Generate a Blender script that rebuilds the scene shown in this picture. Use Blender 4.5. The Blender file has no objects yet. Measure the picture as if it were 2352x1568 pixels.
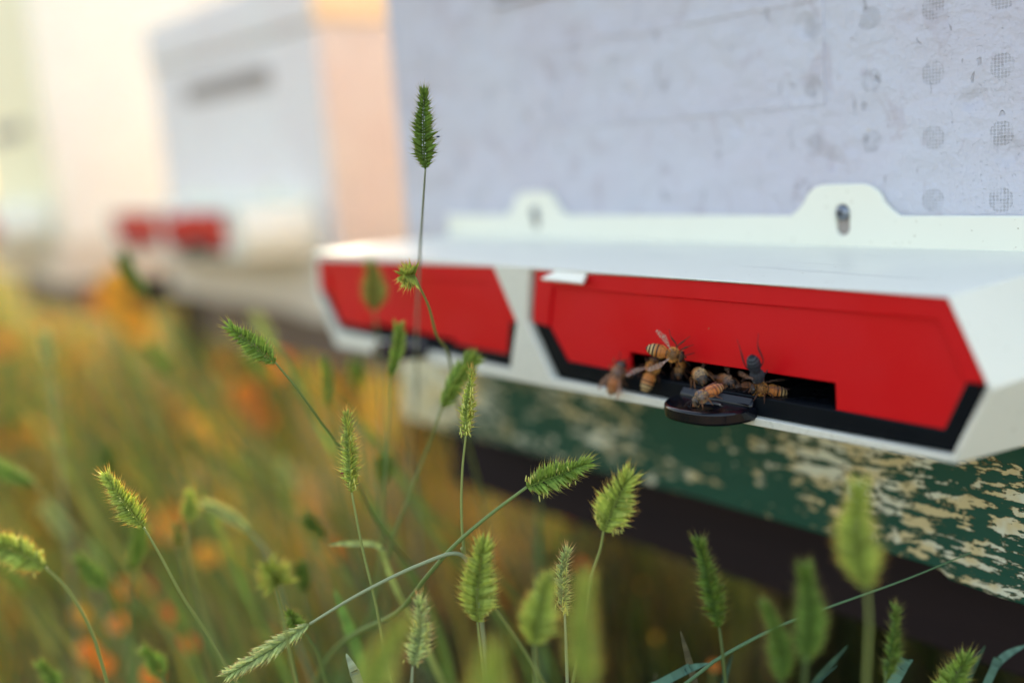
import bpy, bmesh, math, random
from mathutils import Vector, Matrix
from math import radians as rad, sin, cos, pi
random.seed(11)
S = bpy.context.scene
COL = S.collection

# ------------------------------------------------------------------ camera
FPX = 2385.0                     # focal length in pixels of a 2352 px wide frame
CAM = Vector((0.309, -0.33309, 0.49232))
AX = Vector((0.62539927, 0.09546593, -0.77444303))   # world X, Y, Z seen from the lens (right, down, forward)
AY = Vector((0.77681209, -0.16997306, 0.60635975))
AZ = Vector((-0.07374775, -0.98081365, -0.18046012))
def ray(u, v):
    c = Vector(((u - 1176) / FPX, (v - 784) / FPX, 1.0))
    return Vector((AX.dot(c), AY.dot(c), AZ.dot(c)))
def at(u, v, d): return CAM + ray(u, v) * d          # point at distance d along the lens axis
def at_y(u, v, y):
    r = ray(u, v); return CAM + r * ((y - CAM.y) / r.y)
def at_z(u, v, z):
    r = ray(u, v); return CAM + r * ((z - CAM.z) / r.z)
FWD = Vector((AX.z, AY.z, AZ.z)); RIGHT = Vector((AX.x, AY.x, AZ.x)); UPV = -Vector((AX.y, AY.y, AZ.y))
cd = bpy.data.cameras.new('camera'); cam = bpy.data.objects.new('camera', cd); COL.objects.link(cam)
cam.matrix_world = Matrix(((RIGHT.x, UPV.x, -FWD.x, CAM.x), (RIGHT.y, UPV.y, -FWD.y, CAM.y), (RIGHT.z, UPV.z, -FWD.z, CAM.z), (0, 0, 0, 1)))
cd.sensor_width = 36; cd.lens = 36 * FPX / 2352
cd.clip_start = 0.01; cd.clip_end = 600
cd.dof.use_dof = True; cd.dof.focus_distance = 0.330; cd.dof.aperture_fstop = 2.5
S.camera = cam
# ------------------------------------------------------------------ world, sun, exposure
SUN_EL, SUN_AZ = rad(26), rad(-42)       # azimuth from +Y (behind the hives) towards -X
w = bpy.data.worlds.new("World"); S.world = w; w.use_nodes = True
nt = w.node_tree; bg = nt.nodes['Background']; sky = nt.nodes.new('ShaderNodeTexSky')
sky.sky_type = 'NISHITA'; sky.sun_disc = False; sky.sun_elevation = SUN_EL; sky.sun_rotation = SUN_AZ
sky.air_density = 1.0; sky.dust_density = 2.5; sky.ozone_density = 0.7
tint = nt.nodes.new('ShaderNodeMix'); tint.data_type = 'RGBA'; tint.blend_type = 'MULTIPLY'; tint.inputs[0].default_value = 1
tint.inputs[7].default_value = (1.17, 1.0, .82, 1)          # warm tint multiplied onto the sky, serving as white balance
nt.links.new(sky.outputs[0], tint.inputs[6]); nt.links.new(tint.outputs[2], bg.inputs[0]); bg.inputs[1].default_value = 0.15
sd = bpy.data.lights.new('sun', 'SUN'); sd.energy = 3.2; sd.angle = rad(8.0); sd.color = (1, .86, .64)
sun = bpy.data.objects.new('sun', sd); COL.objects.link(sun)
sdir = Vector((sin(SUN_AZ) * cos(SUN_EL), cos(SUN_AZ) * cos(SUN_EL), sin(SUN_EL)))
sun.rotation_euler = sdir.to_track_quat('Z', 'Y').to_euler(); sun.location = (0, 3, 3)
S.view_settings.view_transform = 'Standard'; S.view_settings.look = 'None'
S.view_settings.exposure = 2.08; S.view_settings.gamma = 1

# ------------------------------------------------------------------ object helpers
def tag(o, label=None, cat=None, group=None, kind=None):
    if label: o['label'] = label
    if cat: o['category'] = cat
    if group: o['group'] = group
    if kind: o['kind'] = kind
    return o
def empty(name, loc):
    o = bpy.data.objects.new(name, None); o.location = loc; o.empty_display_size = .01
    COL.objects.link(o); return o
def mk(name, bm, mats, parent=None, org=None, smooth=False, bevel=0, seg=2, recalc=True):
    """bm holds world coordinates; org is the world origin of the thing"""
    if recalc: bmesh.ops.recalc_face_normals(bm, faces=bm.faces)
    me = bpy.data.meshes.new(name)
    if org is not None:
        for v in bm.verts: v.co -= org
    bm.to_mesh(me); bm.free()
    for m in (mats if isinstance(mats, (list, tuple)) else [mats]): me.materials.append(m)
    if smooth:
        for p in me.polygons: p.use_smooth = True
    o = bpy.data.objects.new(name, me); COL.objects.link(o)
    if parent: o.parent = parent
    if bevel:
        b = o.modifiers.new('bevel', 'BEVEL'); b.width = bevel; b.segments = seg; b.limit_method = 'ANGLE'; b.angle_limit = rad(28)
        b.harden_normals = False
        for p in me.polygons: p.use_smooth = True
        try:
            me.set_sharp_from_angle(angle=rad(40))
        except Exception: pass
    return o
def box(bm, a, b, mi=0):
    (x0, y0, z0), (x1, y1, z1) = a, b
    vs = [bm.verts.new(p) for p in ((x0,y0,z0),(x1,y0,z0),(x1,y1,z0),(x0,y1,z0),(x0,y0,z1),(x1,y0,z1),(x1,y1,z1),(x0,y1,z1))]
    for q in ((0,1,2,3),(4,7,6,5),(0,4,5,1),(1,5,6,2),(2,6,7,3),(3,7,4,0)):
        f = bm.faces.new([vs[i] for i in q]); f.material_index = mi
def tube(bm, pts, radii, n=7, cl=None, col=None, cap=True):
    pts = [Vector(p) for p in pts]
    rings = []
    side = None
    for i, p in enumerate(pts):
        d = (pts[min(i+1, len(pts)-1)] - pts[max(i-1, 0)]).normalized()
        if side is None: side = d.orthogonal().normalized()
        side = (side - d * side.dot(d)); side = side.normalized() if side.length > 1e-9 else d.orthogonal().normalized()
        b = d.cross(side); r = radii[i] if hasattr(radii, '__len__') else radii
        rings.append([bm.verts.new(p + (side * cos(2*pi*k/n) + b * sin(2*pi*k/n)) * r) for k in range(n)])
    fs = []
    for a, b in zip(rings, rings[1:]):
        for k in range(n): fs.append(bm.faces.new((a[k], a[(k+1) % n], b[(k+1) % n], b[k])))
    if cap: fs.append(bm.faces.new(rings[0][::-1])); fs.append(bm.faces.new(rings[-1]))
    for f in fs:
        f.smooth = True
        if cl is not None:
            for l in f.loops: l[cl] = col
    return fs
def loops_fill(bm, loops):
    """flat faces between an outer loop and hole loops (lists of BMVert)"""
    es = []
    for L in loops:
        for a, b in zip(L, L[1:] + L[:1]): es.append(bm.edges.get((a, b)) or bm.edges.new((a, b)))
    r = bmesh.ops.triangle_fill(bm, use_beauty=True, use_dissolve=False, edges=es)
    return [g for g in r['geom'] if isinstance(g, bmesh.types.BMFace)]
def plate(bm, outer, holes, y0, y1, mi=0):
    """outline in x,z extruded from y0 to y1"""
    lo = []
    for y in (y0, y1):
        lo.append([[bm.verts.new((x, y, z)) for x, z in L] for L in [outer] + holes])
        for f in loops_fill(bm, lo[-1]): f.material_index = mi
    for A, B in zip(*lo):
        for i in range(len(A)):
            j = (i+1) % len(A); f = bm.faces.new((A[i], A[j], B[j], B[i])); f.material_index = mi
def catmull(P, n=8):
    P = [Vector(p) for p in P]; Q = [P[0]*2 - P[1]] + P + [P[-1]*2 - P[-2]]; out = []
    for i in range(1, len(Q)-2):
        a, b, c, d = Q[i-1:i+3]
        for k in range(n):
            t = k / n
            out.append(.5 * (2*b + (c-a)*t + (2*a-5*b+4*c-d)*t*t + (3*b-a-3*c+d)*t**3))
    return out + [P[-1]]

# ------------------------------------------------------------------ material helpers
def mat(name, rgb=(.5,.5,.5), rough=.5, metal=0, spec=.5):
    m = bpy.data.materials.new(name); m.use_nodes = True
    b = m.node_tree.nodes['Principled BSDF']; b.inputs['Base Color'].default_value = (*rgb, 1)
    b.inputs['Roughness'].default_value = rough; b.inputs['Metallic'].default_value = metal
    b.inputs['Specular IOR Level'].default_value = spec
    return m
class N:
    def __init__(s, m): s.t = m.node_tree; s.b = s.t.nodes.get('Principled BSDF'); s._co = None
    def new(s, k, **kw):
        n = s.t.nodes.new(k)
        for a, v in kw.items(): setattr(n, a, v)
        return n
    def link(s, a, b): s.t.links.new(a, b)
    def co(s):
        if s._co is None: s._co = s.new('ShaderNodeTexCoord').outputs['Object']
        return s._co
    def math(s, op, a, b=None, c=None):
        n = s.new('ShaderNodeMath', operation=op)
        for i, x in enumerate((a, b, c)):
            if x is None: continue
            if isinstance(x, (int, float)): n.inputs[i].default_value = x
            else: s.link(x, n.inputs[i])
        return n.outputs[0]
    def vec(s, scale=(1,1,1), loc=(0,0,0)):
        n = s.new('ShaderNodeMapping'); n.inputs['Scale'].default_value = scale; n.inputs['Location'].default_value = loc
        s.link(s.co(), n.inputs[0]); return n.outputs[0]
    def noise(s, scale, detail=3, rough=.5, stretch=(1,1,1), loc=(0,0,0), dist=0):
        n = s.new('ShaderNodeTexNoise'); n.inputs['Scale'].default_value = scale; n.inputs['Detail'].default_value = detail
        n.inputs['Roughness'].default_value = rough; n.inputs['Distortion'].default_value = dist
        s.link(s.vec(stretch, loc), n.inputs['Vector']); return n.outputs['Fac']
    def vor(s, scale, stretch=(1,1,1), feature='F1', loc=(0,0,0)):
        n = s.new('ShaderNodeTexVoronoi', feature=feature); n.inputs['Scale'].default_value = scale
        s.link(s.vec(stretch, loc), n.inputs['Vector']); return n.outputs['Distance']
    def ss(s, x, a, b, c=0., d=1.):
        n = s.new('ShaderNodeMapRange', interpolation_type='SMOOTHSTEP')
        for k, v in (('From Min', a), ('From Max', b), ('To Min', c), ('To Max', d)): n.inputs[k].default_value = v
        s.link(x, n.inputs['Value']); return n.outputs[0]
    def mix(s, f, a, b):
        n = s.new('ShaderNodeMix', data_type='RGBA')
        for k, x in (('Factor', f), ):
            if isinstance(x, (int, float)): n.inputs[0].default_value = x
            else: s.link(x, n.inputs[0])
        for i, x in ((6, a), (7, b)):
            if isinstance(x, tuple): n.inputs[i].default_value = (*x, 1)
            else: s.link(x, n.inputs[i])
        return n.outputs[2]
    def bump(s, h, dist, strength=1., prev=None):
        n = s.new('ShaderNodeBump'); n.inputs['Distance'].default_value = dist; n.inputs['Strength'].default_value = strength
        s.link(h, n.inputs['Height'])
        if prev is not None: s.link(prev, n.inputs['Normal'])
        return n.outputs[0]
    def out(s, col=None, nor=None, rough=None):
        if col is not None: s.link(col, s.b.inputs['Base Color'])
        if nor is not None: s.link(nor, s.b.inputs['Normal'])
        if rough is not None: s.link(rough, s.b.inputs['Roughness'])

def poly_wall(name, base, side=False, dots=False):
    """moulded and painted polystyrene: bead texture, dents, chips, vent dots"""
    m = mat(name, base, .55, spec=.35); n = N(m)
    b1 = n.noise(45, 4, .55); b2 = n.noise(420, 3, .6)
    pit = n.vor(55, loc=(.3, 0, .7)); pitm = n.ss(pit, .10, .34, 0, 1)
    sel = n.ss(n.noise(24, 2, .5, loc=(5, 2, 1)), .50, .60, 0, 1)
    pith = n.math('MULTIPLY', n.math('SUBTRACT', 1., pitm), sel)
    nick = n.ss(n.noise(170, 3, .55, (1, 1, .45), dist=1.2), .655, .70, 0, 1)
    crack = n.ss(n.math('ABSOLUTE', n.math('SUBTRACT', n.noise(38, 2, .5, loc=(9, 9, 4), dist=1.5), .5)), 0., .006, 1, 0)
    crack = n.math('MULTIPLY', crack, n.ss(n.noise(13, 1, .5, loc=(1, 7, 3)), .5, .62, 0, 1))
    nor = n.bump(b1, .0045, 1.)
    nor = n.bump(b2, .00035, 1., nor); nor = n.bump(n.ss(n.noise(900, 2, .5), .62, .70), -.0002, .8, nor)
    nor = n.bump(pith, -.0012, 1., nor)
    nor = n.bump(nick, -.0005, .9, nor)
    nor = n.bump(crack, -.0002, .35, nor)
    tone = n.ss(n.noise(16, 3, .6, loc=(2, 3, 8)), .35, .68, 0, 1)
    col = n.mix(n.math('MULTIPLY', tone, .35), base, tuple(c * k for c, k in zip(base, (.93, .82, .84))))
    blot = n.ss(n.noise(85, 3, .55, (1, 1, .7), loc=(6, 1, 2), dist=.8), .56, .66, 0, .5)
    col = n.mix(blot, col, tuple(c * k for c, k in zip(base, (.82, .74, .74))))
    col = n.mix(n.math('MULTIPLY', nick, .35), col, (.16, .15, .16))
    fleck = n.ss(n.noise(120, 2, .5, (.55, 1, 1.2), loc=(4, 4, 4)), .735, .76, 0, .8)
    col = n.mix(fleck, col, (.62, .52, .34))
    if dots:
        sx = n.new('ShaderNodeSeparateXYZ'); n.link(n.co(), sx.inputs[0])
        def cell(c, o, p):     # signed distance to the nearest grid line centre
            q = n.math('ADD', n.math('DIVIDE', n.math('SUBTRACT', c, o), p), 100.5)
            return n.math('MULTIPLY', n.math('SUBTRACT', n.math('FRACT', q), .5), p)
        X, Z = sx.outputs[0], sx.outputs[2]
        dx, dz = cell(X, .144, .0232), cell(Z, .5070, .0210)
        R = n.math('SQRT', n.math('ADD', n.math('MULTIPLY', dx, dx), n.math('MULTIPLY', dz, dz)))
        inside = n.ss(R, .0039, .0042, 1, 0)
        px, pz = cell(dx, 0, .00114), cell(dz, 0, .00112)
        r = n.math('SQRT', n.math('ADD', n.math('MULTIPLY', px, px), n.math('MULTIPLY', pz, pz)))
        ring = n.math('MULTIPLY', n.ss(r, .00014, .00024, 0, 1), n.ss(r, .00034, .00046, 1, 0))
        patchy = n.ss(n.noise(240, 1, .5, loc=(3, 0, 3)), .36, .52, .25, 1)
        where = n.math('GREATER_THAN', X, .062)
        ring = n.math('MULTIPLY', n.math('MULTIPLY', ring, inside), n.math('MULTIPLY', where, patchy))
        nor = n.bump(ring, -.0003, .8, nor)
        col = n.mix(n.math('MULTIPLY', ring, .34), col, (.20, .20, .15))
        col = n.mix(n.math('MULTIPLY', n.math('MULTIPLY', inside, where), .0), col, (.34, .37, .40))
    n.out(col, nor); return m

M = {}
M['lavender'] = poly_wall('lavender_paint', (.53, .54, .62), dots=True)
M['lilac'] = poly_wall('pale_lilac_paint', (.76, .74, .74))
M['pink'] = poly_wall('pink_paint', (.68, .57, .50))  # pink, apricot, cream: side faces differ in tone from the fronts
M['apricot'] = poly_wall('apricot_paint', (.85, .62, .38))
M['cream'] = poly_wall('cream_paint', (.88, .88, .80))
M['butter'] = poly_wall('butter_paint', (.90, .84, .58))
m = M['white'] = mat('ivory_plastic', (.80, .80, .71), .38, spec=.45); n = N(m)
sc = n.ss(n.noise(90, 3, .5, (.12, 1, 1), dist=.4), .66, .70, 0, 1); sp = n.ss(n.noise(520, 2, .5), .715, .75, 0, .6)
c = n.mix(n.math('MULTIPLY', n.noise(22, 4, .6), .22), (.80, .80, .71), (.70, .69, .55)); c = n.mix(sp, c, (.25, .19, .10)); c = n.mix(n.math('MULTIPLY', sc, .2), c, (.5, .5, .46))
n.out(c, n.bump(sc, -.00025, 1., n.bump(n.noise(900, 2), .00003, .5)), n.ss(n.noise(30, 3), .3, .7, .3, .5))
m = M['shaded_ivory'] = mat('shaded_speckled_ivory', (.66, .65, .57), .6); n = N(m)
n.out(n.mix(n.ss(n.noise(600, 2), .5, .7, 0, .5), (.66, .65, .57), (.48, .47, .40)), n.bump(n.noise(700, 2), .0001))  # real speckle, with the housing front's shade darkened into the base
m = M['red'] = mat('red_plastic', (.62, .010, .014), .42, spec=.22); n = N(m)
dust = n.ss(n.noise(35, 4, .6), .4, .75, 0, .10); sp = n.ss(n.noise(420, 1, .5, loc=(3, 3, 3)), .80, .83, 0, .6)
n.out(n.mix(sp, n.mix(n.math('MULTIPLY', dust, .4), (.56, .004, .009), (.56, .05, .04)), (.35, .12, .06)), n.bump(n.noise(1400, 2), .00003, .6), n.ss(n.noise(50, 3), .3, .7, .34, .52))
m = M['black'] = mat('black_plastic', (.005, .007, .010), .30, spec=.09); n = N(m)
n.out(n.mix(n.ss(n.noise(900, 2, .5), .72, .76, 0, .5), (.005, .007, .010), (.12, .11, .10)), n.bump(n.noise(1200, 2), .00002, .6), n.ss(n.noise(60, 3), .3, .7, .22, .40))
M['gloss'] = mat('glossy_black_plastic', (.004, .005, .009), .15, spec=.4)
M['handshade'] = mat('recess_shade', (.32, .28, .26), .9)  # shade tone painted on the hand hold and screw slot plates
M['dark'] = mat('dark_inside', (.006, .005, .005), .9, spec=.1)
M['steel'] = mat('zinc_screw', (.22, .24, .28), .38, 1.0)
# green painted board, the paint flaking to a cream undercoat with rusty rims
m = M['green'] = mat('flaking_green_paint', (.02, .08, .06), .5, spec=.3); n = N(m)
big = n.noise(26, 3, .55, (.5, 1, 1), loc=(.4, 0, .2)); mid = n.noise(340, 5, .62, (.24, 1, 1), dist=.15); fine = n.noise(620, 3, .6, (.45, 1, 1))
sxx = n.new('ShaderNodeSeparateXYZ'); n.link(n.co(), sxx.inputs[0]); endm = n.ss(sxx.outputs[0], -.20, -.08, .14, 0)
f = n.math('ADD', n.math('ADD', n.math('MULTIPLY', n.math('ADD', big, endm), 1.), n.math('MULTIPLY', big, -.66)), 0)
f = n.math('ADD', n.math('ADD', f, n.math('MULTIPLY', mid, .52)), n.math('MULTIPLY', fine, .24))
fl = n.ss(f, .590, .600, 0, 1); rim = n.ss(f, .578, .591, 0, 1)
drk = n.mix(n.noise(60, 4, .6), (.011, .060, .040), (.022, .090, .062))
c = n.mix(n.math('MULTIPLY', rim, .8), drk, (.20, .13, .05))
c = n.mix(fl, c, n.mix(n.ss(n.noise(90, 3), .4, .62), (.60, .50, .27), (.66, .66, .52)))
n.out(c, n.bump(fl, -.0006, 1., n.bump(n.noise(260, 4, .6, (.08, 1, 1)), .0004, .8, n.bump(n.noise(900, 2), .0001, .6))), n.ss(fl, 0, 1, .42, .8))
m = M['beigeboard'] = mat('weathered_beige_board', (.68, .58, .47), .8); n = N(m)
n.out(n.mix(n.noise(20, 4, .6, (.3, 1, 1)), (.58, .48, .38), (.74, .66, .55)))
m = M['beam'] = mat('dark_brown_timber', (.03, .02, .02), .85, spec=.2); n = N(m)
n.out(n.mix(n.noise(40, 5, .6, (.15, 1, 1)), (.008, .006, .009), (.030, .018, .018)), n.bump(n.noise(120, 4, .6, (.1, 1, 1)), .001))

M['brown'] = mat('weathered_brown_timber', (.17, .12, .09), .85)
# ------------------------------------------------------------------ ground
m = M['soil'] = mat('dry_meadow_soil', (.12, .08, .05), .95, spec=.1); n = N(m)
c = n.mix(n.ss(n.noise(3, 5, .65), .35, .65), (.13, .085, .055), (.26, .18, .11)); c = n.mix(n.ss(n.noise(11, 4, .6, loc=(4, 4, 0)), .48, .66), c, (.07, .10, .03))
n.out(c, n.bump(n.noise(40, 5, .7), .03))
bm = bmesh.new()
G = 60; ext = 300.
def gz(x, y):
    r = math.hypot(x, y)
    return (.012 * sin(x * 2.3 + .4) * cos(y * 1.9) if r < 12 else 0) - .0
xs = [-ext, -100, -40, -20, -12] + [-8 + .4 * i for i in range(41)] + [12, 20, 40, 100, ext]
vv = [[bm.verts.new((x, y, gz(x, y) - (.02 if math.hypot(x, y) > 12 else 0))) for y in xs] for x in xs]
for i in range(len(xs)-1):
    for j in range(len(xs)-1): bm.faces.new((vv[i][j], vv[i+1][j], vv[i+1][j+1], vv[i][j+1]))
tag(mk('ground', bm, M['soil'], smooth=True), kind='structure')

# ------------------------------------------------------------------ beehives
def hexa(*p): return list(p)
RT = dict(tl=(.0028,.4463), ml=(-.0015,.4257), bl=(.0117,.4052), br=(.1708,.4044), mr=(.1802,.4245), tr=(.1698,.4461),
          itl=(.0112,.4402), iml=(.0073,.4247), ibl=(.0169,.4119), ibr=(.1679,.4102), imr=(.1741,.4242), itr=(.1665,.4401))
LT = dict(tl=(-.1721,.4440), ml=(-.1729,.4276), bl=(-.1580,.4092), br=(-.0178,.4056), mr=(-.0108,.4251), tr=(-.0231,.4464),
          itl=(-.1650,.4385), iml=(-.1665,.4270), ibl=(-.1575,.4125), ibr=(-.0207,.4106), imr=(-.0172,.4243), itr=(-.0275,.4402))
def shrink(p, d, c):   # move an outline point away from centre c
    v = Vector(p) - Vector(c); return tuple(Vector(p) + v.normalized() * d)
def beehive(off, label, mf, ms, ml_f, ml_s, board, detail=True, zt_=.612, dk=1., dd=0.):
    o = Vector(off); org = Vector((0, .25, .335))
    root = empty('beehive', org + o)
    tag(root, label, 'beehive', 'painted beehives standing in a row')
    P = lambda name, bm, m, par=root, **k: mk(name, bm, m, par, org if par is root else par_org(par), **k)
    def DX(b_):
        for v in b_.verts: v.co.x = v.co.x * dk + dd
    def par_org(p): return org
    # --- body, with the front and back in one colour and the sides in another
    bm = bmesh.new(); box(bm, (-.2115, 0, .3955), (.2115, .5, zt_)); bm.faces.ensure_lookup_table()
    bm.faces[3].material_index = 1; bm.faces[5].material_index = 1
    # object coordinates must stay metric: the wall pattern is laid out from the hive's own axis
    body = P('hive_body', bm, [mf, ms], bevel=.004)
    bm = bmesh.new(); plate(bm, [(-.071, .5), (.079, .5), (.079, .5402), (-.071, .5402)], [[(-.0675, .5033), (.0755, .5033), (.0755, .5369), (-.0675, .5369)]], -.0005, .002)
    P('moulded_frame', bm, mf, body, bevel=.0004)
    # hand hold: a rounded flat plate, the slot's shade painted as its dark colour
    bm = bmesh.new(); pts = []
    for cx_, a0 in ((.103, -90), (-.103, 90)):
        for k in range(9): a = rad(a0 + 22.5 * k); pts.append((cx_ + .011 * cos(a), .5755 + .011 * sin(a)))
    big = [(x * 1.035, .5755 + (z - .5755) * 1.3) for x, z in pts]
    plate(bm, big, [pts], -.0022, .002)
    P('handhold_rim', bm, mf, body, bevel=.0012)
    bm = bmesh.new(); plate(bm, pts, [], -.0004, .001)
    P('handhold', bm, M['handshade'], body)
    # --- floor board and lid
    bm = bmesh.new()
    # bottom edge with a ragged step near the right end
    bot = [(-.2135, .338), (.02, .3388), (.118, .3378), (.129, .3372), (.132, .3345), (.150, .3332), (.2135, .3325)]
    plate(bm, [(-.2135, .3950)] + bot + [(.2135, .3950)], [], -.0105, .5)
    P('floor_board', bm, board, bevel=.0012)
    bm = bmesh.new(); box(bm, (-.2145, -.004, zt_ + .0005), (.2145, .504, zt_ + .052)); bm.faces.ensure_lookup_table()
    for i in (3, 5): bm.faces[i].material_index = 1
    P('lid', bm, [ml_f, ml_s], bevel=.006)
    # --- entrance housing
    SX = lambda L: [(x * dk + dd, z) for x, z in L]
    F = [(-.1745 + dd,.4485), (.1702,.4469), (.1817,.4235), (.1724,.4020), (-.1600 + dd,.4000), (-.1775 + dd,.4270)]
    B = [(-.164,.4490), (.1760,.4490), (.1880,.4235), (.1790,.3965), (-.1580,.3962), (-.1680,.4270)]
    dc = (.09, .425); lc = (-.09, .425)
    keys = ('tl', 'ml', 'bl', 'br', 'mr', 'tr')
    RO = [(-.0003,.4466), (-.0046,.4257), (.0085,.4046), (.1711,.4040), (.1806,.4243), (.1700,.4464)]
    LO = [(-.1728,.4446), (-.1740,.4276), (-.1588,.4084), (-.0172,.4052), (-.0105,.4251), (-.0229,.4467)]
    bm = bmesh.new(); yf = -.08
    Fv = [bm.verts.new((x, yf, z)) for x, z in F]; Bv = [bm.verts.new((x, -.0024, z)) for x, z in B]
    hs = [[bm.verts.new((x, yf, z)) for x, z in L] for L in (SX(RO), SX(LO))]
    hb = [[bm.verts.new((x, yf + .0045, z)) for x, z in L] for L in (SX(RO), SX(LO))]
    for f_ in loops_fill(bm, [Fv] + hs): f_.material_index = 1
    for A, C in [(Fv, Bv)] + list(zip(hs, hb)):
        for i in range(len(A)): bm.faces.new((A[i], A[(i+1) % len(A)], C[(i+1) % len(A)], C[i]))
    for a in ((0,1),): pass
    housing = P('entrance_housing', bm, [M['white'], M['shaded_ivory']], bevel=.0007)
    # wall flange with two screw ears
    def ear(cx_):
        L = [(cx_ - .0228, .4601), (cx_ - .0196, .4622)]
        for k in range(6): a = rad(165 - 15 * k); L.append((cx_ - .0072 + .0098 * cos(a), .4628 + .0087 * sin(a)))
        for k in range(6): a = rad(90 - 15 * k); L.append((cx_ + .0072 + .0098 * cos(a), .4628 + .0087 * sin(a)))
        return L + [(cx_ + .0196, .4622), (cx_ + .0228, .4601)]
    out = [(-.163, .4460), (-.163, .4601)] + ear(-.0872) + ear(.0870) + [(.176, .4601), (.176, .4460)]
    slots = []
    for cx_ in (-.0872, .0870):
        L = []
        for zc, a0 in ((.4614, 0), (.4556, 180)):
            for k in range(7): a = rad(a0 + 30 * k); L.append((cx_ + .0028 * cos(a), zc + .0028 * sin(a)))
        slots.append(L)
    bm = bmesh.new(); plate(bm, out, slots, -.0026, -.0001)
    P('mounting_flange', bm, M['white'], bevel=.0006)
    for cx_ in (-.0872, .0870):
        bm = bmesh.new(); c = Vector((cx_, -.0026, .4612)); r = .0023; prof = [(0, .0016), (.0011, .0015), (.0021, .0010), (.0029, 0)]
        rings = [[bm.verts.new(c + Vector((rr * cos(2*pi*k/16), -h, rr * sin(2*pi*k/16)))) for k in range(16)] for rr, h in prof[1:]]
        bm.faces.new(rings[0])
        for a, b in zip(rings, rings[1:]):
            for k in range(16): bm.faces.new((a[k], a[(k+1) % 16], b[(k+1) % 16], b[k]))
        s = P('screw', bm, M['steel'], smooth=True)
        bm = bmesh.new(); box(bm, (cx_ - .0027, -.0012, .4530), (cx_ + .0027, -.0002, .4640)); P('slot_shade', bm, M['handshade'])  # dark block standing in for the shade inside the slot
        bm = bmesh.new(); box(bm, (cx_ - .0013, -.00425, .4609), (cx_ + .0013, -.0038, .4615)); box(bm, (cx_ - .0003, -.00428, .4599), (cx_ + .0003, -.0038, .4625))
        P('screw_slot', bm, M['dark'], s)
    # doors: a red rim, a sunken red panel, and the black tray below
    for T, isR in ((RT, True), (LT, False)):
        e = (lambda p: shrink(p, .0006, dc if isR else lc))
        door = bmesh.new()
        topb = [e(T['tl']), e(T['tr']), e(T['mr']), T['imr'], T['itr'], T['itl'], T['iml'], e(T['ml'])]
        plate(door, topb, [], -.0788, -.0758)
        if isR:
            pan = [T['itl'], T['iml'], T['ibl'], (.0501,.4110), (.0497,.4189), (.1341,.4186), (.1342,.4104), T['ibr'], T['imr'], T['itr']]
        else:
            pan = [T['itl'], T['iml'], T['ibl'], (-.128,.4120), (-.128,.4150), (-.058,.4130), (-.058,.4112), T['ibr'], T['imr'], T['itr']]
        g = .0004
        plate(door, [shrink(p, g, dc if isR else lc) if i not in (3,4,5,6) else p for i, p in enumerate(pan)], [], -.0777, -.0758)
        DX(door); P('red_door', door, M['red'], housing, bevel=.0004)
        tray = bmesh.new()
        if isR: inner = [T['imr'], T['ibr'], (.1342,.4106), (.0501,.4111), T['ibl'], T['iml']]
        else: inner = [T['imr'], T['ibr'], (-.058,.4110), (-.128,.4118), T['ibl'], T['iml']]
        plate(tray, [e(T['ml']), e(T['bl']), e(T['br']), e(T['mr'])] + inner, [], -.0782, -.0757)
        # sill running back into the hive, and the dark tunnel round it
        x0, x1 = (.030, .150) if isR else (-.145, -.040)
        box(tray, (x0, -.0757, .4085), (x1, -.030, .4107))
        DX(tray); P('landing_tray', tray, M['black'], housing, bevel=.0004)
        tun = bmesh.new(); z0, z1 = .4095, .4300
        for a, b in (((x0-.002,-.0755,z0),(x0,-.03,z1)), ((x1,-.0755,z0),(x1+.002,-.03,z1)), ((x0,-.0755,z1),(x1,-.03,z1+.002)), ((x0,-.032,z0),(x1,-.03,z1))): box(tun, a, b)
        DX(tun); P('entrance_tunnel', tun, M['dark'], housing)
        # round landing tab with its finger hole
        cxx = .0905 if isR else -.0925; zt = .4077 if isR else .4082
        def sup(hw, hp, k, n_=28):
            a = pi + pi * k / (n_ - 1); c_, s_ = cos(a), sin(a); ex = 2 / 2.5
            return (cxx + hw * math.copysign(abs(c_) ** ex, c_), -.0785 - hp * abs(s_) ** ex)
        tab = bmesh.new(); lo = []
        for z in (zt - .0044, zt):
            outer = [tab.verts.new((*sup(.0160, .0170, k), z)) for k in range(28)]
            hole = [tab.verts.new((cxx + .0015 + .0052 * cos(2*pi*k/20), -.0865 + .0047 * sin(2*pi*k/20), z)) for k in range(20)]
            loops_fill(tab, [outer, hole]); lo.append((outer, hole))
        for i in (0, 1):
            A, C = lo[0][i], lo[1][i]
            for k in range(len(A)): tab.faces.new((A[k], A[(k+1) % len(A)], C[(k+1) % len(A)], C[k]))
        # sloping lip up to the sill
        w2 = .0152
        pr = [(-.0787, .4108), (-.0812, zt + .0001), (-.0787, zt - .003)]
        va = [tab.verts.new((cxx - w2, y, z)) for y, z in pr]; vb = [tab.verts.new((cxx + w2, y, z)) for y, z in pr]
        for i in range(3): tab.faces.new((va[i], va[(i+1) % 3], vb[(i+1) % 3], vb[i]))
        tab.faces.new(va); tab.faces.new(vb)
        DX(tab); P('landing_tab', tab, M['gloss'], housing, bevel=.0009, seg=3)
    # white latch wedge on the top edge of the right door
    bm = bmesh.new()
    q = [(.0100, -.0835, .4442), (.0330, -.0835, .4437), (.0315, -.0790, .4472), (.0165, -.0790, .4474)]
    a = [bm.verts.new(v) for v in q]; b = [bm.verts.new((x, y + .0012, z - .0010)) for x, y, z in q]
    bm.faces.new(a); bm.faces.new(b[::-1])
    for i in range(4): bm.faces.new((a[i], a[(i+1) % 4], b[(i+1) % 4], b[i]))
    P('latch', bm, M['white'], housing, bevel=.0003)
    return root

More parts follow.
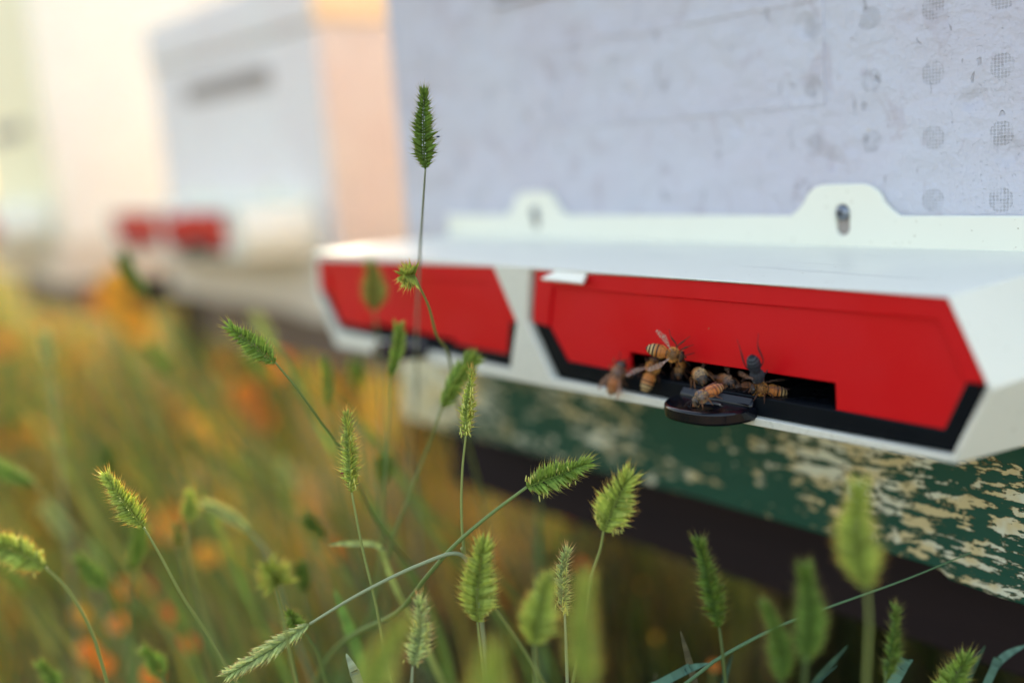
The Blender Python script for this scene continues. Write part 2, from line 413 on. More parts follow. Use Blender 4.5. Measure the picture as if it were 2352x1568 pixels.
# the wall pattern needs the hive's own x and z: object coordinates are relative to the root, so shift inside the shader
for mm in list(bpy.data.materials):
    if not mm.name.endswith('_paint') or mm.name.startswith('flaking'): continue
    t = mm.node_tree
    for nd in list(t.nodes):
        if nd.type == 'TEX_COORD':
            ls = [l for l in t.links if l.from_node == nd]
            ad = t.nodes.new('ShaderNodeVectorMath'); ad.operation = 'ADD'; ad.inputs[1].default_value = (0, .25, .335)
            ts = [l.to_socket for l in ls]
            for l in ls: t.links.remove(l)
            t.links.new(nd.outputs['Object'], ad.inputs[0])
            for s_ in ts: t.links.new(ad.outputs[0], s_)
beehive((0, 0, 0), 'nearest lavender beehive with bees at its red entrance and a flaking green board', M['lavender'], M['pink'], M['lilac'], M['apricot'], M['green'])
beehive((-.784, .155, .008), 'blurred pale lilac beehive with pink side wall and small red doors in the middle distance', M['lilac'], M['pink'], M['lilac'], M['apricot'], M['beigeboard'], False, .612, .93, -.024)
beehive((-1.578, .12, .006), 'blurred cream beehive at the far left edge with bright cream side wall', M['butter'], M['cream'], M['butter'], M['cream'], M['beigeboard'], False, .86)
def stand(x, y, label, bmat='beam'):
    org = Vector((x, y, 0)); r = empty('hive_stand', org); tag(r, label, 'stand', 'timber stands under the beehives')
    for yy in (.035, .40):
        bm = bmesh.new(); box(bm, (x - .235, y + yy, .281), (x + .235, y + yy + .05, .3318)); mk('beam', bm, M[bmat], r, org, bevel=.002)
    for sx in (-.19, .19):
        for yy in (.32, .44):
            bm = bmesh.new(); box(bm, (x + sx - .025, y + yy, -.03), (x + sx + .025, y + yy + .05, .2808)); mk('leg', bm, M['beam'], r, org, bevel=.002)
        bm = bmesh.new(); box(bm, (x + sx - .02, y + .086, .2812), (x + sx + .02, y + .399, .330)); mk('crossbar', bm, M['beam'], r, org)
stand(0, 0, 'dark brown timber stand under the lavender beehive with the bees')
stand(-.784, .155, 'brown timber stand under the blurred pale lilac beehive', 'brown')
stand(-1.578, .12, 'brown timber stand under the blurred cream beehive, hidden in grass', 'brown')

# ------------------------------------------------------------------ vegetation materials
def leafmat(name, rough=.55, trans=.35, tint=(1.25, 1.2, .6)):
    m = bpy.data.materials.new(name); m.use_nodes = True; t = m.node_tree; b = t.nodes['Principled BSDF']
    at_ = t.nodes.new('ShaderNodeAttribute'); at_.attribute_name = 'tone'
    t.links.new(at_.outputs['Color'], b.inputs['Base Color']); b.inputs['Roughness'].default_value = rough; b.inputs['Specular IOR Level'].default_value = .3
    tr = t.nodes.new('ShaderNodeBsdfTranslucent'); mu = t.nodes.new('ShaderNodeMix'); mu.data_type = 'RGBA'; mu.blend_type = 'MULTIPLY'; mu.inputs[0].default_value = 1
    mu.inputs[7].default_value = (*tint, 1); t.links.new(at_.outputs['Color'], mu.inputs[6]); t.links.new(mu.outputs[2], tr.inputs[0])
    mx = t.nodes.new('ShaderNodeMixShader'); mx.inputs[0].default_value = trans
    t.links.new(b.outputs[0], mx.inputs[1]); t.links.new(tr.outputs[0], mx.inputs[2])
    t.links.new(mx.outputs[0], t.nodes['Material Output'].inputs[0]); return m
M['leaf'] = leafmat('grass_green'); M['stem'] = leafmat('grass_stem', .45, .1); M['petal'] = leafmat('petal', .6, .4, (1.2, 1, .7))
M['anther'] = leafmat('anther_yellow', .7, .3)
def paint(f, cl, c):
    for l in f.loops: l[cl] = c
def jit(c, a=.15):
    k = 1 + random.uniform(-a, a); return (c[0] * k * (1 + random.uniform(-a, a) * .5), c[1] * k, c[2] * k * (1 + random.uniform(-a, a) * .5), 1)

# ------------------------------------------------------------------ grass as ground cover
bm = bmesh.new(); cl = bm.loops.layers.float_color.new('tone')
def blade(p, h, lean, az, wd, c, seg=4, droop=.5):
    d = Vector((cos(az), sin(az), 0)); s = Vector((-sin(az + random.uniform(-.8, .8)), cos(az), 0)); prev = None
    c2 = (c[0] * 1.15, c[1] * 1.1, c[2], 1)
    for i in range(seg + 1):
        t = i / seg; q = p + d * (lean * h * (t ** 1.6)) + Vector((0, 0, h * (t - droop * .35 * t ** 3)))
        ww = wd * (1 - t ** 1.5) + .0002
        cur = (bm.verts.new(q - s * ww), bm.verts.new(q + s * ww))
        if prev: paint(bm.faces.new((prev[0], prev[1], cur[1], cur[0])), cl, c if t < .6 else c2)
        prev = cur
GREENS = [(.19,.28,.035), (.12,.22,.035), (.30,.33,.045), (.10,.19,.04)]
DRY = [(.36,.27,.11), (.28,.17,.10), (.42,.33,.15), (.18,.11,.07)]
AMBER = [(.85,.48,.04), (.80,.34,.03)]
rg = random.Random(5)
def hide_box(x, y):     # inside a hive's footprint legs etc. is fine, but not through the boxes
    for hx, hy in ((0, 0), (-.784, .155), (-1.578, .12)):
        if abs(x - hx) < .24 and hy - .03 < y < hy + .52: return True
    return False
cnt = 0
while cnt < 18000:
    # density falls with distance
    r = rg.random() ** 1.5 * 6.0; a = rg.uniform(pi * .42, pi * 1.28)
    x = CAM.x + r * cos(a) + .1; y = CAM.y + r * sin(a)
    near = (Vector((x, y)) - Vector((CAM.x, CAM.y))).length
    if near < .40: continue
    h = rg.uniform(.20, .37) + (.075 if x < -.5 else 0)
    if x > -.55: h *= .82
    if y < -.02 and x > -.45: h *= .80
    if hide_box(x, y): h = min(h, rg.uniform(.10, .22))
    elif y > -.02 and y < .1 and x > -.3: h *= .7
    k = rg.random()
    dryish = .13 + (.35 if -.62 < x < -.1 and y < .3 else 0) - (.12 if x > -.1 else 0)
    c = rg.choice(DRY) if k < dryish else (rg.choice(AMBER) if k < dryish + (.19 if x < -.25 else .02) else rg.choice(GREENS))
    kk = rg.uniform(.45, .95); c = (c[0]*kk, c[1]*kk, c[2]*kk, 1)
    blade(Vector((x, y, -.005)), h, rg.uniform(.05, .75), rg.gauss(pi * .97, .6), rg.uniform(.0010, .0027), c)
    cnt += 1
for i in range(9000):   # added dark blades, shade put into their colour, under and behind the nearest hive
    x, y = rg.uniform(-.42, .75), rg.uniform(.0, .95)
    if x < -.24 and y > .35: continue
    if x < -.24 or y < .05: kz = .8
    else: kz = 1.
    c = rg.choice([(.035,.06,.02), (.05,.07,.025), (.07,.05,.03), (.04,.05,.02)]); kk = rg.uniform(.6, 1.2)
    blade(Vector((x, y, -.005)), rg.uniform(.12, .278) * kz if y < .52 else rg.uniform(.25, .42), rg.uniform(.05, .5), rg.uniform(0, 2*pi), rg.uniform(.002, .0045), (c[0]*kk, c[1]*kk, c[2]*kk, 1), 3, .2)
for i in range(9000):   # short dense growth that closes the view to the soil
    r = rg.random() ** 1.3 * 5.0; a = rg.uniform(pi * .35, pi * 1.35)
    x = CAM.x + r * cos(a) + .15; y = CAM.y + r * sin(a)
    c = rg.choice(GREENS + DRY[:2]); kk = rg.uniform(.3, .75)
    blade(Vector((x, y, -.005)), rg.uniform(.06, .20), rg.uniform(.1, 1.), rg.uniform(0, 2*pi), rg.uniform(.0014, .0032), (c[0]*kk, c[1]*kk, c[2]*kk, 1), 3)
for i in range(5000):   # far meadow
    r = rg.uniform(4, 14); a = rg.uniform(0, 2*pi); x, y = r * cos(a), r * sin(a)
    c = rg.choice(GREENS + DRY[:3]); blade(Vector((x, y, -.005)), rg.uniform(.2, .4), rg.uniform(.1, .7), rg.uniform(2, 4), rg.uniform(.004, .008), (*c, 1), 3)
tag(mk('grass', bm, M['leaf'], recalc=False), 'mixed green and straw coloured meadow grass around the hive stands', 'grass', kind='stuff')

# ------------------------------------------------------------------ stalks with seed heads
def to_ground(P, drift=.35):
    P = list(P); d = (P[-1] - P[-2]).normalized()
    if d.z > -.35: d = Vector((d.x, d.y, -.5)).normalized()
    z = P[-1].z; hor = Vector((d.x, d.y, 0))
    q1 = P[-1] + d * (z * .35); 
    q1.y = min(q1.y, -.03) if P[-1].x > -.25 and P[-1].y < 0 else q1.y
    q2 = Vector((q1.x + hor.x * .03, q1.y + hor.y * .03 - .005, -.005))
    return P + [q1, q2]
def seed_head(base, tip, wpx_m, style, hue, rnd, yaw=0.):
    """two ranked comb-like spike of narrow awned florets between base and tip"""
    bm = bmesh.new(); cl = bm.loops.layers.float_color.new('tone')
    ax = tip - base; L = ax.length; ax = ax.normalized()
    view = (CAM - base).normalized(); nrm = (view - ax * view.dot(ax)); nrm = nrm.normalized() if nrm.length > .05 else ax.orthogonal().normalized()
    sd = ax.cross(nrm); sd, nrm = sd * cos(yaw) + nrm * sin(yaw), nrm * cos(yaw) - sd * sin(yaw)
    bend = rnd.uniform(-.10, .10) * L
    def axis(t): return base + ax * (L * t) + sd * bend * (4 * t * (1 - t))
    W = wpx_m * .5 * (1.16 if style != 'closed' else 1.1)
    nn = max(12, min(30, int(L / .00088)))
    if style == 'closed': nn = int(nn * 1.1)
    tube(bm, [axis(i / 8 * .95) for i in range(9)], [.00035 * (1 - i / 12) for i in range(9)], 5, cl, (hue[0]*.7, hue[1]*.7, hue[2]*.7, 1))
    def floret(p, d, l, w, c, awn):
        d = d.normalized(); a = d.orthogonal().normalized(); a = Matrix.Rotation(rnd.uniform(0, pi), 3, d) @ a; b = d.cross(a)
        v0 = bm.verts.new(p); m1 = p + d * l * .38; tipv = p + d * l
        ring = [bm.verts.new(m1 + (a * cos(k * pi/2) + b * sin(k * pi/2)) * w) for k in range(4)]
        m2 = p + d * l * .72; ring2 = [bm.verts.new(m2 + (a * cos(k * pi/2) + b * sin(k * pi/2)) * w * .6) for k in range(4)]
        t0 = bm.verts.new(tipv); dark = (c[0]*.75, c[1]*.8, c[2]*.8, 1); light = (min(1, c[0]*1.35 + .02), min(1, c[1]*1.2 + .01), c[2]*1.3 + .01, 1)
        for k in range(4):
            k2 = (k+1) % 4
            paint(bm.faces.new((v0, ring[k], ring[k2])), cl, dark); paint(bm.faces.new((ring[k], ring2[k], ring2[k2], ring[k2])), cl, c); paint(bm.faces.new((ring2[k], t0, ring2[k2])), cl, light)
        if awn > 0:
            aw = .00006; e = tipv - d * .0003; q = [bm.verts.new(e + (a * cos(k*2.1) + b * sin(k*2.1)) * aw) for k in range(3)]
            bent = (d + ax * rnd.uniform(0, .5) + nrm * rnd.uniform(-.2, .2)).normalized()
            tt = bm.verts.new(tipv + bent * awn)
            for k in range(3): paint(bm.faces.new((q[k], q[(k+1) % 3], tt)), cl, (min(1, c[0]*1.9 + .05), c[1]*1.15, c[2]*1.4 + .03, 1))
    for i in range(nn):
        t = .02 + .96 * i / (nn - 1)
        prof = (min(1, .35 + t * 3.2)) * (1 - max(0, t - .42) / .58 * .62) if style != 'closed' else (.6 + .4 * min(1, t * 3)) * (1 - .5 * max(0, t - .5))
        ang = (.38 + .22 * t + .60 * max(0, t - .75) / .25) if style != 'closed' else 1.12
        p0 = axis(t)
        for s in (-1, 1):
            thin = rnd.uniform(.88, 1.10)
            for j in range(5 if style != 'closed' else 4):
                if rnd.random() < .07: continue
                fan = (j - 2) * .20
                a_ = ang + fan * .45 + rnd.uniform(-.10, .10)
                a_ += rnd.uniform(-.14, .14); dirn = sd * s * cos(a_) + ax * sin(a_) + nrm * (((j % 3) - 1) * .55 + rnd.uniform(-.15, .15))
                ln = W * prof / max(.35, cos(ang)) * rnd.uniform(.80, 1.08) * (.95 if j != 2 else 1.05) * thin
                ln = min(ln, .0075)
                k = rnd.uniform(.72, 1.35)
                floret(p0 + ax * rnd.uniform(-.0003, .0003), dirn, ln, ln * .10 + .00010, (hue[0]*k, hue[1]*k, hue[2]*k, 1), rnd.uniform(.0008, .0026) * (1 if style != 'closed' else .5))
    for q in range(rnd.choice((2, 3, 4)) if style != 'closed' else 0):     # uneven tip tufts
        dd = (ax + sd * rnd.uniform(-.5, .5) + nrm * rnd.uniform(-.3, .3)).normalized(); k = rnd.uniform(.9, 1.3)
        for e_ in range(3): floret(axis(.97), (dd + sd * rnd.uniform(-.15, .15)), W * rnd.uniform(.7, 1.1), W * .06 + .0001, (hue[0]*k, hue[1]*k, hue[2]*k, 1), .002)
    return bm, axis, sd, nrm, W
HUE = dict(dim=(.15,.25,.04), deep=(.13,.22,.030), mid=(.24,.36,.055), lime=(.38,.46,.080), pale=(.44,.52,.19), olive=(.30,.31,.06), blue=(.16,.28,.11))
def stalk(label, tip, base, wpx, d, style='comb', hue='mid', path=(), anth=0, yaw=0., dt=0., srad=.00042, group=None, scol=None):
    """tip and base of the head, head width, distance, then stem points (u, v, distance)"""
    rnd = random.Random(label)
    T = at(tip[0], tip[1], d + dt); Bp = at(base[0], base[1], d)
    P = [Bp] + [at(*p) for p in path]
    if len(P) == 1: P.append(Bp + (Bp - T).normalized() * .02 + Vector((0, .001, -.01)))
    P = to_ground(P); org = P[-1].copy(); org.z = 0
    root = empty('grass_stalk', org); tag(root, label, 'grass stalk', group or 'meadow grass stalks with seed heads')
    h = HUE[hue]
    bm = bmesh.new(); cl = bm.loops.layers.float_color.new('tone'); C = catmull(P, 10)
    c = (h[0]*.62 + .02, h[1]*.66, h[2]*.9 + .02, 1)
    if scol: c = (*scol, 1)
    tube(bm, C, [srad * (.8 + .9 * i / len(C)) for i in range(len(C))], 8, cl, c)
    mk('stem', bm, M['stem'], root, org, recalc=False)
    hb, axis, sd, nrm, W = seed_head(Bp, T, wpx * d / FPX, style, h, rnd, yaw)
    head = mk('seed_head', hb, M['leaf'], root, org, recalc=False)
    if anth:
        bm = bmesh.new(); cl = bm.loops.layers.float_color.new('tone')
        for i in range(anth):
            t = rnd.uniform(.05, .8) if anth > 8 else rnd.uniform(.05, .45)
            s = rnd.choice((-1, 1)); p = axis(t) + sd * s * W * rnd.uniform(.25, .72) + nrm * rnd.uniform(.1, .8) * W * .5
            dn = Vector((rnd.uniform(-.3, .3), rnd.uniform(-.3, .3), -1)).normalized(); l = rnd.uniform(.0012, .0022)
            tube(bm, [p, p + dn * l * .5, p + dn * l], [.00013, .00024, .00016], 5, cl, jit((.70, .72, .20)))
        mk('anthers', bm, M['anther'], head, org, recalc=False)
    return root
F0 = .330
stalk('tall dark green seed head standing highest of all against the pale hive', (975,220), (977,388), 54, F0, 'comb', 'deep', [(971,480,.345),(964,590,.37),(958,740,.42),(955,900,.47)], scol=(.30,.35,.27))
stalk('short bristly seed head seen end-on where it crosses the top of the left red door', (928,632), (952,632), 58, F0, 'comb', 'lime', [(962,655,.335),(985,705,.345),(1003,770,.36),(1030,815,.38),(1050,920,.40)], dt=-.012)
stalk('plump green seed head nodding left above the orange blossoms', (534,756), (632,832), 56, F0, 'comb', 'mid', [(680,890,.335),(735,965,.345),(790,1045,.36),(850,1170,.38)])
stalk('slender upright seed head with pale anthers hanging at its lower end, left of centre', (797,958), (808,1130), 46, F0, 'comb', 'lime', [(815,1170,.33),(835,1270,.332),(862,1380,.335),(885,1500,.34)], anth=14, yaw=.9)
stalk('yellow flowering seed head standing in front of the green board', (1084,858), (1070,1000), 38, F0, 'comb', 'lime', [(1062,1080,.332),(1060,1180,.334),(1068,1270,.336),(1092,1320,.34)], anth=46, yaw=.8)
stalk('leaning soft green seed head just behind the yellow flowering one', (1086,826), (1014,938), 36, .372, 'closed', 'mid', [(985,1020,.38),(950,1110,.385),(905,1230,.39),(870,1350,.40)], yaw=.9)
stalk('green seed head pointing right below the white rim, on a long slanting stem', (1338,1068), (1210,1118), 66, F0, 'comb', 'mid', [(1130,1178,F0),(1050,1246,F0),(985,1318,.335),(930,1390,.35)], anth=26, srad=.00062)
stalk('closed pale seed head hanging to the lower left on a slanting stem', (530,1546), (712,1432), 34, F0, 'closed', 'pale', [(800,1378,F0),(880,1335,F0),(965,1296,F0),(1045,1270,F0),(1080,1300,.334),(1098,1370,.34),(1112,1480,.35),(1120,1600,.36)], srad=.00058)
stalk('feathery open seed head at the left with a bare notched axis', (250,1100), (330,1210), 58, F0, 'comb', 'lime', [(365,1270,.332),(420,1370,.337),(480,1460,.345),(532,1548,.35)], yaw=.35)
stalk('broad flat seed head low in the centre with two small tips', (1110,1265), (1097,1428), 88, .314, 'comb', 'lime', [(1103,1480,.314),(1112,1568,.316)], anth=8)
stalk('thin pale flowering seed head beside the round red-orange glow', (1302,1268), (1297,1408), 44, .327, 'comb', 'pale', [(1300,1480,.327),(1303,1568,.33)], anth=34, yaw=.9)
stalk('fat feathery seed head below the green board, on a short dark stem', (1438,1108), (1386,1220), 92, .315, 'comb', 'lime', [(1378,1262,.317),(1358,1325,.32),(1348,1400,.325)], anth=16)
stalk('pale seed head with hairy tips at the bottom edge left of centre', (963,1388), (948,1528), 56, .312, 'comb', 'pale', [(946,1568,.312),(944,1640,.315)], anth=16, yaw=.5)
stalk('blurred leafy seed head between the broad flat one and the thin pale one', (1256,1350), (1228,1480), 90, .280, 'comb', 'lime', [(1232,1568,.28),(1236,1660,.285)])
stalk('strongly blurred long seed head rising from the bottom centre', (1345,1340), (1350,1590), 74, .225, 'comb', 'lime', [(1352,1690,.226)])
stalk('strongly blurred yellow seed head leaning right at the bottom edge', (925,1445), (850,1620), 72, .222, 'comb', 'lime', [(820,1720,.225)])
stalk('strongly blurred yellow tip barely rising over the bottom edge', (1135,1520), (1150,1720), 112, .205, 'comb', 'lime', [(1152,1820,.207)])
stalk('big blurred seed head in front of the flaking green board at the right', (1980,1130), (1992,1350), 96, .252, 'comb', 'lime', [(1996,1440,.253),(1990,1560,.256)])
stalk('blurred green seed head crossed by the long thin diagonal stem', (1848,1318), (1850,1522), 76, .268, 'comb', 'dim', [(1845,1600,.27)])
stalk('blurred darker seed head left of the one crossed by the diagonal stem', (1758,1398), (1795,1565), 60, .272, 'comb', 'dim', [(1805,1640,.28)])
stalk('narrow dark green seed head before the dark gap under the board', (1607,1248), (1652,1440), 56, .308, 'comb', 'deep', [(1660,1500,.308),(1668,1580,.31)], yaw=.6)
stalk('slim green seed head low at the right in front of the dark beam', (2056,1402), (2034,1560), 44, .305, 'comb', 'dim', [(2030,1620,.306)], yaw=.9)
stalk('bristly seed head cut by the bottom edge near the right corner', (2215,1525), (2170,1640), 78, .312, 'comb', 'mid', [(2160,1700,.314)], anth=4)
stalk('yellow-edged seed head entering from the left edge', (-60,1250), (104,1302), 72, .300, 'comb', 'lime', [(160,1360,.305),(215,1460,.312),(250,1580,.32)], anth=20)
stalk('small blurred tuft on a thin stem right of the feathery open head', (432,1140), (430,1200), 42, .415, 'comb', 'lime', [(436,1290,.415),(465,1400,.42),(500,1500,.425)])
stalk('tiny olive tuft just below the small blurred one', (404,1212), (408,1258), 32, .42, 'comb', 'olive', [(425,1330,.42),(460,1430,.425),(480,1520,.43)])
stalk('round blurred seed head left of the long slanting stem', (617,1310), (632,1345), 76, .290, 'comb', 'lime', [(650,1420,.295),(670,1520,.30)], dt=-.012)
stalk('small dark seed head beside the round blurred one', (688,1308), (698,1362), 32, .43, 'closed', 'deep', [(715,1440,.43),(740,1540,.435)])
stalk('blurred dark green seed head against the yellow blossom patch', (285,598), (335,682), 46, .56, 'closed', 'deep', [(380,745,.56),(440,840,.57),(500,950,.58)])
stalk('ghostly olive seed head in front of the left red door', (852,622), (860,712), 60, .46, 'comb', 'olive', [(868,790,.46),(872,900,.46)])
stalk('narrow green seed head at the lower edge of the left red door', (912,752), (896,866), 27, .385, 'closed', 'mid', [(893,960,.385),(885,1080,.385),(878,1200,.39)])
stalk('small blurred dark seed head below the left end of the green board', (888,1062), (880,1112), 32, .45, 'closed', 'deep', [(876,1200,.45)])
stalk('pale drooping blurred head right of the small tuft', (475,1160), (575,1222), 24, .43, 'closed', 'pale', [(620,1280,.43),(650,1380,.435)])
stalk('thin upright blurred spike left of the narrow one at the red door', (742,828), (752,935), 20, .45, 'closed', 'mid', [(765,1010,.45),(790,1120,.455)])
stalk('faint blurred seed head between the orange patch and the red door corner', (820,838), (828,900), 32, .52, 'closed', 'mid', [(840,990,.52)])
stalk('blurred seed head at the very bottom of the orange blossom patch', (335,1498), (372,1556), 50, .40, 'comb', 'mid', [(400,1620,.40)])
stalk('little curled seed head touching the slanting stem', (668,1412), (692,1442), 46, .355, 'comb', 'mid', [(730,1500,.36),(750,1570,.365)], dt=-.006)
stalk('blurred seed head low at the left among green blades', (185,1290), (238,1352), 52, .45, 'comb', 'mid', [(290,1450,.455)])
stalk('upright blurred seed head below the feathery open one', (322,1218), (302,1312), 34, .45, 'closed', 'mid', [(300,1400,.45)])
stalk('small blurred seed head tilted right of the orange centre patch', (708,1190), (748,1234), 30, .45, 'closed', 'deep', [(790,1300,.45)])
stalk('arching blurred seed head at the left edge above the yellow-edged one', (-20,1062), (78,1112), 40, .45, 'closed', 'mid', [(150,1180,.455),(230,1290,.46)])
stalk('blurred tip at the bottom edge near the left corner', (98,1532), (135,1590), 46, .40, 'comb', 'mid', [(160,1650,.40)])
stalk('blurred seed head in the upper left meadow below the dark green one', (345,806), (385,862), 36, .60, 'closed', 'mid', [(430,950,.60)])
if 0: stalk('soft blurred seed head rising in front of the pink hive wall', (775,150+300), (790,540), 30, .62, 'closed', 'olive', [(795,640,.62)])
if 0: stalk('tiny blurred seed head before the lilac hive front', (680,345), (690,410), 26, .70, 'closed', 'olive', [(720,500,.69),(745,640,.68)])
# blurred filler stalks behind, individually placed
fillr = random.Random(21)
for i in range(46):
    u = fillr.uniform(-20, 900); v = fillr.uniform(700, 1500); d = fillr.uniform(.50, 1.05)
    if u > 640 and v < 900: continue
    L = 50 * .5 / d * 1.6; lean = fillr.uniform(.2, 1.3)
    b = (u + L * lean * .8, v + L)
    stalk('strongly blurred seed head among the distant meadow grass at the left', (u, v), b, 26 * .55 / d * 1.2, d, 'closed', fillr.choice(['mid', 'olive', 'deep', 'pale']), [(b[0] + 50 * lean, b[1] + 110, d)], group='blurred distant seed heads')

# ------------------------------------------------------------------ single stems and leaves
def leaf(name, label, pts, wd, col, cat='grass stem', ground=True, group='single blades of grass', tubei=False):
    P = [at(*p) for p in pts]
    if ground: P = to_ground(P)
    org = P[-1].copy(); org.z = 0
    C = catmull(P, 10); bm = bmesh.new(); cl = bm.loops.layers.float_color.new('tone')
    if tubei: tube(bm, C, [wd * (.4 + .9 * min(1, i / len(C) * 2)) for i in range(len(C))], 7, cl, (*col, 1))
    else:
        prev = None; n_ = len(C)
        for i, p in enumerate(C):
            d = (C[min(i+1, n_-1)] - C[max(i-1, 0)]).normalized(); v = (CAM - p).normalized(); s = d.cross(v).normalized(); up = s.cross(d)
            ww = wd * min(1, (i + .3) / (n_ * .25)) ** .7; k = 1 + .2 * sin(i * 1.3)
            cur = [bm.verts.new(p - s * ww + up * ww * .3), bm.verts.new(p), bm.verts.new(p + s * ww + up * ww * .3)]
            if prev:
                for a in (0, 1): f = bm.faces.new((prev[a], prev[a+1], cur[a+1], cur[a])); f.smooth = True; paint(f, cl, (col[0]*k, col[1]*k, col[2]*k, 1))
            prev = cur
    o = mk(name, bm, M['stem' if tubei else 'leaf'], None, org, recalc=False); o.location = org
    tag(o, label, cat, group)
leaf('grass_strand', 'long thin bare stem running diagonally across the dark gap under the board', [(2230,1268,.318),(2080,1330,.320),(1900,1395,.323),(1780,1442,.326),(1650,1512,.328),(1560,1580,.33)], .00045, (.10,.19,.09), 'grass stem', group='single grass stems', tubei=True)
leaf('grass_strand', 'bluish blade with a rounded tip at the bottom edge right of centre', [(1628,1522,.318),(1575,1538,.318),(1510,1572,.32)], .0013, (.09,.20,.15))
leaf('grass_strand', 'small bluish blade tip beside the slim seed head at the right', [(2096,1514,.315),(2070,1535,.315),(2045,1580,.316)], .0016, (.12,.24,.17))
leaf('grass_strand', 'curving thin blade entering at the right bottom corner', [(2365,1478,.308),(2320,1498,.309),(2285,1530,.31),(2262,1580,.312)], .0011, (.11,.22,.17))
leaf('grass_strand', 'pale blurred horizontal blade left of the slanting stem', [(755,1252,.37),(800,1248,.37),(872,1256,.372),(900,1330,.38)], .0011, (.34,.42,.15))
leaf('grass_strand', 'green blurred blade leaning left under the slender upright head', [(768,1352,.40),(800,1440,.40),(835,1530,.40)], .0022, (.16,.30,.06))
leaf('grass_strand', 'pale bluish blade tip at the bottom edge below the slanting stem', [(795,1500,.33),(815,1545,.33),(835,1600,.335)], .0016, (.30,.38,.28))
leaf('grass_strand', 'faint blurred upright blade below the green board', [(1238,1120,.50),(1236,1250,.50),(1240,1360,.50)], .0016, (.10,.18,.07))
lr = random.Random(3)
for i in range(8):
    u = lr.uniform(1480, 2330); v0 = lr.uniform(1430, 1560); d = lr.uniform(.30, .47) if u < 1900 else lr.uniform(.30, .37)
    dx = lr.uniform(-220, 60)
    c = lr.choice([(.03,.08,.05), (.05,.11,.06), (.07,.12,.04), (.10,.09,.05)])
    leaf('grass_strand', 'dim bluish green blade in the dark undergrowth at the lower right', [(u, v0, d), (u + dx * .4, v0 + 70, d), (u + dx, v0 + 190, d)], lr.uniform(.0006, .0013), c, group='dim blades at the lower right')
for i in range(66):
    u = lr.uniform(-160, 800); v0 = lr.uniform(700, 1450); d = lr.uniform(.46, 1.0); dx = lr.uniform(60, 260)
    c = lr.choice([(.16,.26,.05), (.20,.30,.05), (.34,.32,.07), (.09,.16,.045), (.12,.22,.06)])
    leaf('grass_strand', 'long blurred blade sloping down to the right in the left meadow', [(u, v0, d), (u + dx * .5, v0 + 110, d), (u + dx, v0 + 260, d)], lr.uniform(.0006, .0014), c, group='blurred sloping blades at the left')
# ------------------------------------------------------------------ orange blossoms
def flower(u, v, px, d, col, label, group=None):
    if u < 900: d *= 1.0 + .5 * min(1, max(0, (1500 - v) / 700))
    col = tuple(c_ * .95 for c_ in col)
    c = at(u, v, d); R = px * .5 * d / FPX; rnd = random.Random(u * 7 + v)
    org = Vector((c.x + .01, c.y, 0)); root = empty('orange_flower', org)
    tag(root, label, 'flower', group)
    nrm = ((CAM - c).normalized() + Vector((rnd.uniform(-.5, .5), rnd.uniform(-.5, .5), rnd.uniform(.2, .9)))).normalized(); a = nrm.orthogonal().normalized(); b = nrm.cross(a)
    bm = bmesh.new(); cl = bm.loops.layers.float_color.new('tone')
    for layer, n_ in ((0, 13), (1, 9)):
        for k in range(n_):
            th = 2*pi*k/n_ + layer * .3; r = a * cos(th) + b * sin(th); s = nrm.cross(r); Rl = R * (1 - .28 * layer) * rnd.uniform(.9, 1.05); w_ = R * .24
            pts = [(0.12, .25), (.45, .9), (.8, 1.), (.97, .5)]; pr = None; cc = jit(col, .12)
            for f_, wf in pts:
                p = c + r * Rl * f_ + nrm * (R * (.22 * f_ + .12 * layer - .15 * f_ * f_))
                cur = (bm.verts.new(p - s * w_ * wf), bm.verts.new(p + s * w_ * wf))
                if pr: paint(bm.faces.new((pr[0], pr[1], cur[1], cur[0])), cl, cc)
                pr = cur
    mk('petals', bm, M['petal'], root, org, recalc=False)
    bm = bmesh.new(); cl = bm.loops.layers.float_color.new('tone'); tube(bm, [c + nrm * R * .02, c + nrm * R * .16, c + nrm * R * .20], [R*.26, R*.22, R*.08], 10, cl, (col[0]*.55, col[1]*.45, col[2]*.5, 1))
    mk('flower_centre', bm, M['petal'], root, org, recalc=False)
    bm = bmesh.new(); cl = bm.loops.layers.float_color.new('tone')
    tube(bm, catmull([c - nrm * .001, c - nrm * .012 + Vector((0, 0, -.03)), Vector((c.x + .01, c.y, c.z * .5)), Vector((c.x + .01, c.y, -.004))], 5), .0009, 6, cl, (.10, .18, .05, 1))
    mk('stem', bm, M['stem'], root, org, recalc=False)
YO, OR, RO_ = (.95, .52, .045), (.90, .32, .035), (.80, .16, .03)
